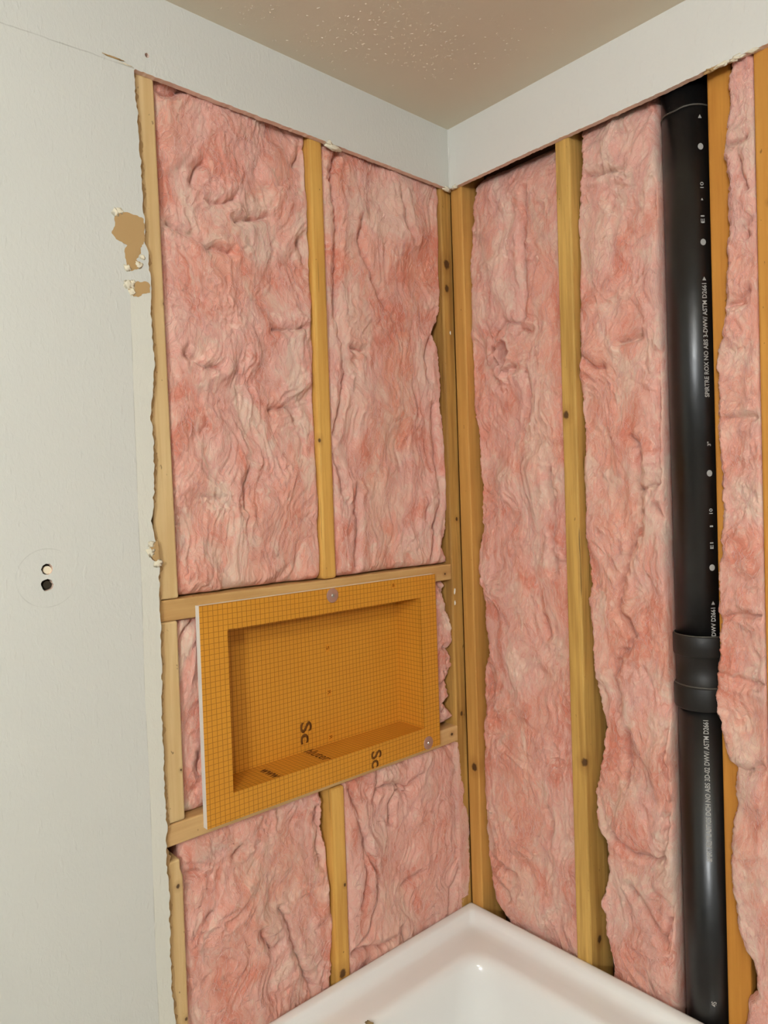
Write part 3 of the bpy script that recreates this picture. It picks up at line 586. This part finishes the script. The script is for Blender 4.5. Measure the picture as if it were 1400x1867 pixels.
def text_mesh(body, size, bold=0.0, spacing=1.0):
    cu = bpy.data.curves.new('txt', 'FONT'); cu.body = body; cu.size = size; cu.offset = bold; cu.resolution_u = 3; cu.space_character = spacing
    o = bpy.data.objects.new('txt', cu); C.objects.link(o)
    dg = bpy.context.evaluated_depsgraph_get(); me = bpy.data.meshes.new_from_object(o.evaluated_get(dg))
    bpy.data.objects.remove(o); bpy.data.curves.remove(cu)
    me.materials.clear()
    return me
def place_text(name, body, size, origin, ex, ey, nrm, mat, parent, length=None, bold=0.0, thick=.0003, clip=None):
    """lay lettering on a plane: ex = reading direction, ey = letter-up direction"""
    me = text_mesh(body, size, bold); bm = bmesh.new(); bm.from_mesh(me); bpy.data.meshes.remove(me)
    bmesh.ops.remove_doubles(bm, verts=bm.verts[:], dist=1e-6)
    x0 = min(v.co.x for v in bm.verts); x1 = max(v.co.x for v in bm.verts); k = (length/(x1-x0)) if length else 1.0
    for v in bm.verts: v.co.x = (v.co.x-x0)*k
    if clip is not None:
        geom = bm.verts[:]+bm.edges[:]+bm.faces[:]
        bmesh.ops.bisect_plane(bm, geom=geom, plane_co=(clip, 0, 0), plane_no=(1, 0, 0), clear_outer=True)
    ex, ey, nrm = Vector(ex), Vector(ey), Vector(nrm); origin = Vector(origin)
    for v in bm.verts: v.co = origin + ex*v.co.x + ey*v.co.y
    r = bmesh.ops.extrude_face_region(bm, geom=bm.faces[:])
    bmesh.ops.translate(bm, verts=[e for e in r['geom'] if isinstance(e, bmesh.types.BMVert)], vec=nrm*thick)
    bmesh.ops.recalc_face_normals(bm, faces=bm.faces[:])
    return bm_obj(name, bm, mat, parent, origin)
DN = (0, 0, -1)
place_text('printed_text', 'Sc', .040, (-.4340, NBK-.0001, 1.0835), DN, (1,0,0), (0,-1,0), M_INK, niche, length=.046, bold=.0008)
place_text('printed_text', 'hluter', .037, (-.4300, NBK-.001, IZ0+.0001), (0,-1,0), (1,0,0), (0,0,1), M_INK, niche, length=.076, bold=.0002)
place_text('printed_text', 'www', .034, (-.5550, .056, IZ0+.0001), (0,-1,0), (1,0,0), (0,0,1), M_INK, niche, length=.054, bold=.0004)
place_text('printed_text', 'Sch', .040, (-.3080, NF-.0001, 1.0085), DN, (1,0,0), (0,-1,0), M_INK, niche, length=.056, bold=.0008, clip=.037)
M_INK2 = mat_plain('thin_brown_ink', lin(120, 68, 16), .8, .1)
for z_, t in ((1.2313, 'S'), (1.1328, 'R'), (1.0328, 'R')):
    bx_ = box('print_patch', -.3605, -.3495, NBK-.0002, NBK, z_-.0075, z_+.0085, mat_plain('orange_blank', lin(214, 140, 38), .6), 0, niche)
    place_text('printed_numeral', t, .011, (-.3585, NBK-.0003, z_+.0045), DN, (1,0,0), (0,-1,0), M_INK2, niche, length=.0075)
box('print_patch', -.2345, -.2215, NF-.0002, NF, 1.3575, 1.3675, mat_plain('orange_blank', lin(214, 140, 38), .6), 0, niche)
place_text('printed_numeral', '8', .0105, (-.2310, NF-.0003, 1.3590), (1,0,0), (0,0,1), (0,-1,0), M_INK2, niche, length=.006)
# clear washers with screws
n = NT('clear_washer_plastic', .3, .5); n.color(lin(190, 150, 140)); n.b.inputs['Alpha'].default_value = .62; M_WASH = n.m
n = NT('zinc_screw', .35, .5); n.color(lin(190, 186, 176)); n.b.inputs['Metallic'].default_value = .9; M_ZINC = n.m
for (x, z) in ((-.3995, 1.3598), (-.1335, .9845)):
    bm = bmesh.new(); prof = [(0, .0022), (.006, .0022), (.008, .0015), (.0135, .0013), (.0148, .0008), (.0152, 0)]
    R_ = [[bm.verts.new((x+r*math.cos(a), NF-h, z+r*math.sin(a))) for a in [2*math.pi*i/36 for i in range(36)]] for r, h in prof[1:]]
    c0 = bm.verts.new((x, NF-prof[0][1], z))
    for i in range(36): bm.faces.new((c0, R_[0][i], R_[0][(i+1) % 36]))
    for a, b in zip(R_[:-1], R_[1:]):
        for i in range(36): bm.faces.new((a[i], b[i], b[(i+1) % 36], a[(i+1) % 36]))
    bmesh.ops.recalc_face_normals(bm, faces=bm.faces[:])
    w = bm_obj('washer', bm, M_WASH, niche, (x, NF, z), True); tag(w, 'clear round plastic washer')
    bm = bmesh.new(); bmesh.ops.create_cone(bm, cap_ends=True, segments=20, radius1=.0044, radius2=.003, depth=.0016, matrix=Matrix.Translation((x, NF-.0030, z)) @ Matrix.Rotation(math.pi/2, 4, 'X'))
    add_box(bm, x-.0022, x+.0022, NF-.0042, NF-.0034, z-.0004, z+.0004); add_box(bm, x-.0004, x+.0004, NF-.0042, NF-.0034, z-.0022, z+.0022)
    me = bpy.data.meshes.new('screw'); bmesh.ops.translate(bm, verts=bm.verts, vec=-Vector((x, NF, z))); bm.to_mesh(me); bm.free()
    s = link('screw', me, M_ZINC); s.parent = w

# ------------------------------------------------------------------ drain pipe
n = NT('black_abs', .42, .65); v = n.co.outputs['Object']
n.color(n.mix(n.ramp(n.noise(n.mapping((1,1,.15)), 60, 5, .7), [(.6, (0,0,0)), (.85, (1,1,1))]), lin(17, 17, 17), lin(28, 28, 27)))
n.bump(n.noise(n.mapping((1,1,.04)), 150, 3), .06, .001)
n.l.new(n.ramp(n.noise(v, 30, 4), [(.3, (.30,)*3), (.7, (.38,)*3)]), n.b.inputs['Roughness']); M_ABS = n.m
M_ABS2 = NT('black_abs_fitting', .5, .4); M_ABS2.color(lin(31, 29, 27)); M_ABS2 = M_ABS2.m
M_WHITE_INK = mat_plain('white_ink', lin(168, 166, 160), .8, .1)
M_CEMENT = mat_plain('solvent_cement', lin(82, 78, 70), .45, .4)
PX, PR = .0615, .0455
def pipe_y(z): return -.5562 - (2.2-z)*.0042
def lathe(name, prof, mat, parent, seg=64):
    bm = bmesh.new(); rings = []
    for r, z in prof: rings.append([bm.verts.new((PX+r*math.cos(2*math.pi*i/seg), pipe_y(z)+r*math.sin(2*math.pi*i/seg), z)) for i in range(seg)])
    for a, b in zip(rings[:-1], rings[1:]):
        for i in range(seg): bm.faces.new((a[i], a[(i+1) % seg], b[(i+1) % seg], b[i]))
    bmesh.ops.recalc_face_normals(bm, faces=bm.faces[:])
    me_o = bm_obj(name, bm, mat, parent, (PX, pipe_y(1), prof[0][1]), True)
    return me_o
pipe = empty('drain_pipe', (PX, pipe_y(0), 0.0))
tag(pipe, 'thick black plastic vertical drain pipe with white printed lettering and a coupling', 'pipe')
up_p = lathe('upper_pipe', [(PR-.004, 2.398), (PR, 2.398), (PR, 1.25), (PR-.004, 1.25)], M_ABS, pipe)
lo_p = lathe('lower_pipe', [(PR-.004, 1.17), (PR, 1.17), (PR, .02), (PR-.004, .02)], M_ABS, pipe)
cp = lathe('coupling', [(PR, 1.2790), (PR+.0048, 1.2790), (PR+.0058, 1.2775), (PR+.0058, 1.2420), (PR+.0035, 1.2395), (PR+.0016, 1.2385), (PR+.0016, 1.1830), (PR+.0055, 1.1815), (PR+.0062, 1.1795), (PR+.0062, 1.1415), (PR+.0050, 1.1385), (PR, 1.1380)], M_ABS2, pipe)
def torus(name, z, R_, r, mat, parent, seg=64, amp=0):
    bm = bmesh.new(); N = Noise2(int(z*1000)); ring = []
    for i in range(seg):
        a = 2*math.pi*i/seg; dz = amp*float(N(np.array([a*2.]), np.array([.2]))[0])
        ring.append([bm.verts.new((PX+(R_+r*math.cos(b))*math.cos(a), pipe_y(z)+(R_+r*math.cos(b))*math.sin(a), z+dz+r*math.sin(b))) for b in [2*math.pi*k/8 for k in range(8)]])
    for i in range(seg):
        A_, B_ = ring[i], ring[(i+1) % seg]
        for k in range(8): bm.faces.new((A_[k], B_[k], B_[(k+1) % 8], A_[(k+1) % 8]))
    bmesh.ops.recalc_face_normals(bm, faces=bm.faces[:])
    return bm_obj(name, bm, mat, parent, (PX, pipe_y(z), z), True)
torus('cement_bead', 1.2795, PR+.0030, .0012, M_CEMENT, cp, amp=.0006)
torus('cement_bead', 1.1835, PR+.0030, .0014, M_CEMENT, cp, amp=.0012)
torus('cement_smear', 2.262, PR+.0002, .0016, M_CEMENT, up_p, amp=.004)
def pipe_text(body, yz0, z1, height, R_=PR, parent=pipe, bold=.0):
    """lettering wrapped on the pipe, reading upwards from yz0=(angle deg, z0) to z1"""
    me = text_mesh(body, height*1.35, bold); bm = bmesh.new(); bm.from_mesh(me); bpy.data.meshes.remove(me)
    x0 = min(v.co.x for v in bm.verts); x1 = max(v.co.x for v in bm.verts); k = (z1-yz0[1])/(x1-x0)
    a0 = math.radians(yz0[0])
    for v in bm.verts:
        z = yz0[1]+(v.co.x-x0)*k; a = a0 - v.co.y/R_
        v.co = Vector((PX+(R_+.0005)*math.cos(a), pipe_y(z)+(R_+.0005)*math.sin(a), z))
    return bm_obj('printed_text', bm, M_WHITE_INK, parent, (PX, pipe_y(yz0[1]), yz0[1]))
def pipe_dot(ang, z, r, parent=pipe, tri=False):
    bm = bmesh.new(); c = []; n_ = 3 if tri else 20
    for i in range(n_):
        q = 2*math.pi*i/n_ + math.pi/2; z_ = z+r*1.15*math.sin(q); a = math.radians(ang)+r*math.cos(q)/PR
        c.append(bm.verts.new((PX+(PR+.0005)*math.cos(a), pipe_y(z_)+(PR+.0005)*math.sin(a), z_)))
    bm.faces.new(c); return bm_obj('printed_mark', bm, M_WHITE_INK, parent, (PX, pipe_y(z), z))
AU = 237.0            # angle around the pipe of the upper line of lettering
pipe_text('SPIRTRE ROX NO ABS 3-DWV/ ASTM D2661', (AU, 1.7255), 1.9355, .0086, parent=up_p, bold=.00025)
pipe_dot(AU-4.5, 1.9430, .0042, up_p, True); pipe_dot(AU-4.5, 2.2400, .0040, up_p, True); pipe_dot(AU-4.5, 2.0890, .0026, up_p, True); pipe_dot(AU-4.5, 1.3420, .0040, up_p, True)
for z_ in (2.1860, 2.0110, 1.5845, 1.4090): pipe_dot(AU-4.5, z_, .0052, up_p)
pipe_text('10', (AU, 2.1100), 2.1210, .0068, parent=up_p, bold=.0001); pipe_text('E1', (AU, 2.0460), 2.0600, .0072, parent=up_p, bold=.0002)
pipe_text('3"', (AU, 1.6350), 1.6430, .0066, parent=up_p, bold=.0002); pipe_text('10', (AU, 1.5090), 1.5190, .0066, parent=up_p, bold=.0002)
pipe_text('1', (AU, 1.4845), 1.4875, .0060, parent=up_p, bold=.0003); pipe_text('E1', (AU, 1.4440), 1.4560, .0066, parent=up_p, bold=.0002)
pipe_text('DWV D2661', (AU, 1.2810), 1.3340, .0086, parent=up_p, bold=.00025)
pipe_text('SPIRT.RE/PLASTICS DCH NO ABS 3D-02 DWV/ ASTM D2661', (214.0, .8560), 1.1230, .0092, parent=lo_p, bold=.00022)
pipe_text('4S', (215.0, .5800), .5900, .0090, parent=lo_p, bold=.0002)

# ------------------------------------------------------------------ bathtub
n = NT('white_acrylic', .16, .5); n.color(lin(240, 240, 236)); n.b.inputs['Coat Weight'].default_value = .3; n.b.inputs['Coat Roughness'].default_value = .06; M_TUB = n.m
def rrect(x0, x1, y0, y1, r, z, n_=10):
    P = []
    for cx, cy, a0 in ((x1-r, y1-r, 0), (x0+r, y1-r, 90), (x0+r, y0+r, 180), (x1-r, y0+r, 270)):
        for i in range(n_+1):
            a = math.radians(a0+90*i/n_); P.append((cx+r*math.cos(a), cy+r*math.sin(a), z))
    return P
TX0, TX1, TY0, TY1, TZ = -.765, .0115, -1.53, .0115, .5480
rings = []
def tr(ins, z, r): rings.append(rrect(TX0+ins, TX1-ins, TY0+ins, TY1-ins, r, z))
tr(.0, .0, .004); tr(.0, .535, .004); tr(.0005, TZ-.003, .005); tr(.003, TZ-.0004, .006); tr(.007, TZ, .007)
tr(.018, TZ-.001, .009); tr(.023, TZ-.005, .011); tr(.027, TZ-.014, .013); tr(.034, TZ-.024, .018); tr(.043, TZ-.028, .022); tr(.060, TZ-.030, .03)
tr(.086, TZ-.033, .055); tr(.094, TZ-.035, .060); tr(.101, TZ-.041, .065); tr(.106, TZ-.052, .068); tr(.111, TZ-.075, .072)
tr(.125, .36, .085); tr(.145, .22, .10); tr(.165, .165, .11); tr(.20, .140, .12); tr(.27, .132, .10); tr(.36, .130, .02)
bm = bmesh.new(); VR = [[bm.verts.new(p) for p in r] for r in rings]
for a, b in zip(VR[:-1], VR[1:]):
    for i in range(len(a)): bm.faces.new((a[i], a[(i+1) % len(a)], b[(i+1) % len(a)], b[i]))
bm.faces.new(VR[-1]); bmesh.ops.recalc_face_normals(bm, faces=bm.faces[:])
tub = bm_obj('bathtub', bm, M_TUB, None, ((TX0+TX1)/2, (TY0+TY1)/2, 0), True)
tag(tub, 'glossy white bathtub set into the corner under the opened walls', 'bathtub')
lump('dried_smear', (-.417, -.098, TZ-.0312), (.006, .010, .0008), mat_plain('dried_glue', lin(176, 160, 116), .7), tub, 77, .9)
tag(bpy.data.objects['dried_smear'], 'small tan dried smear on the rim')
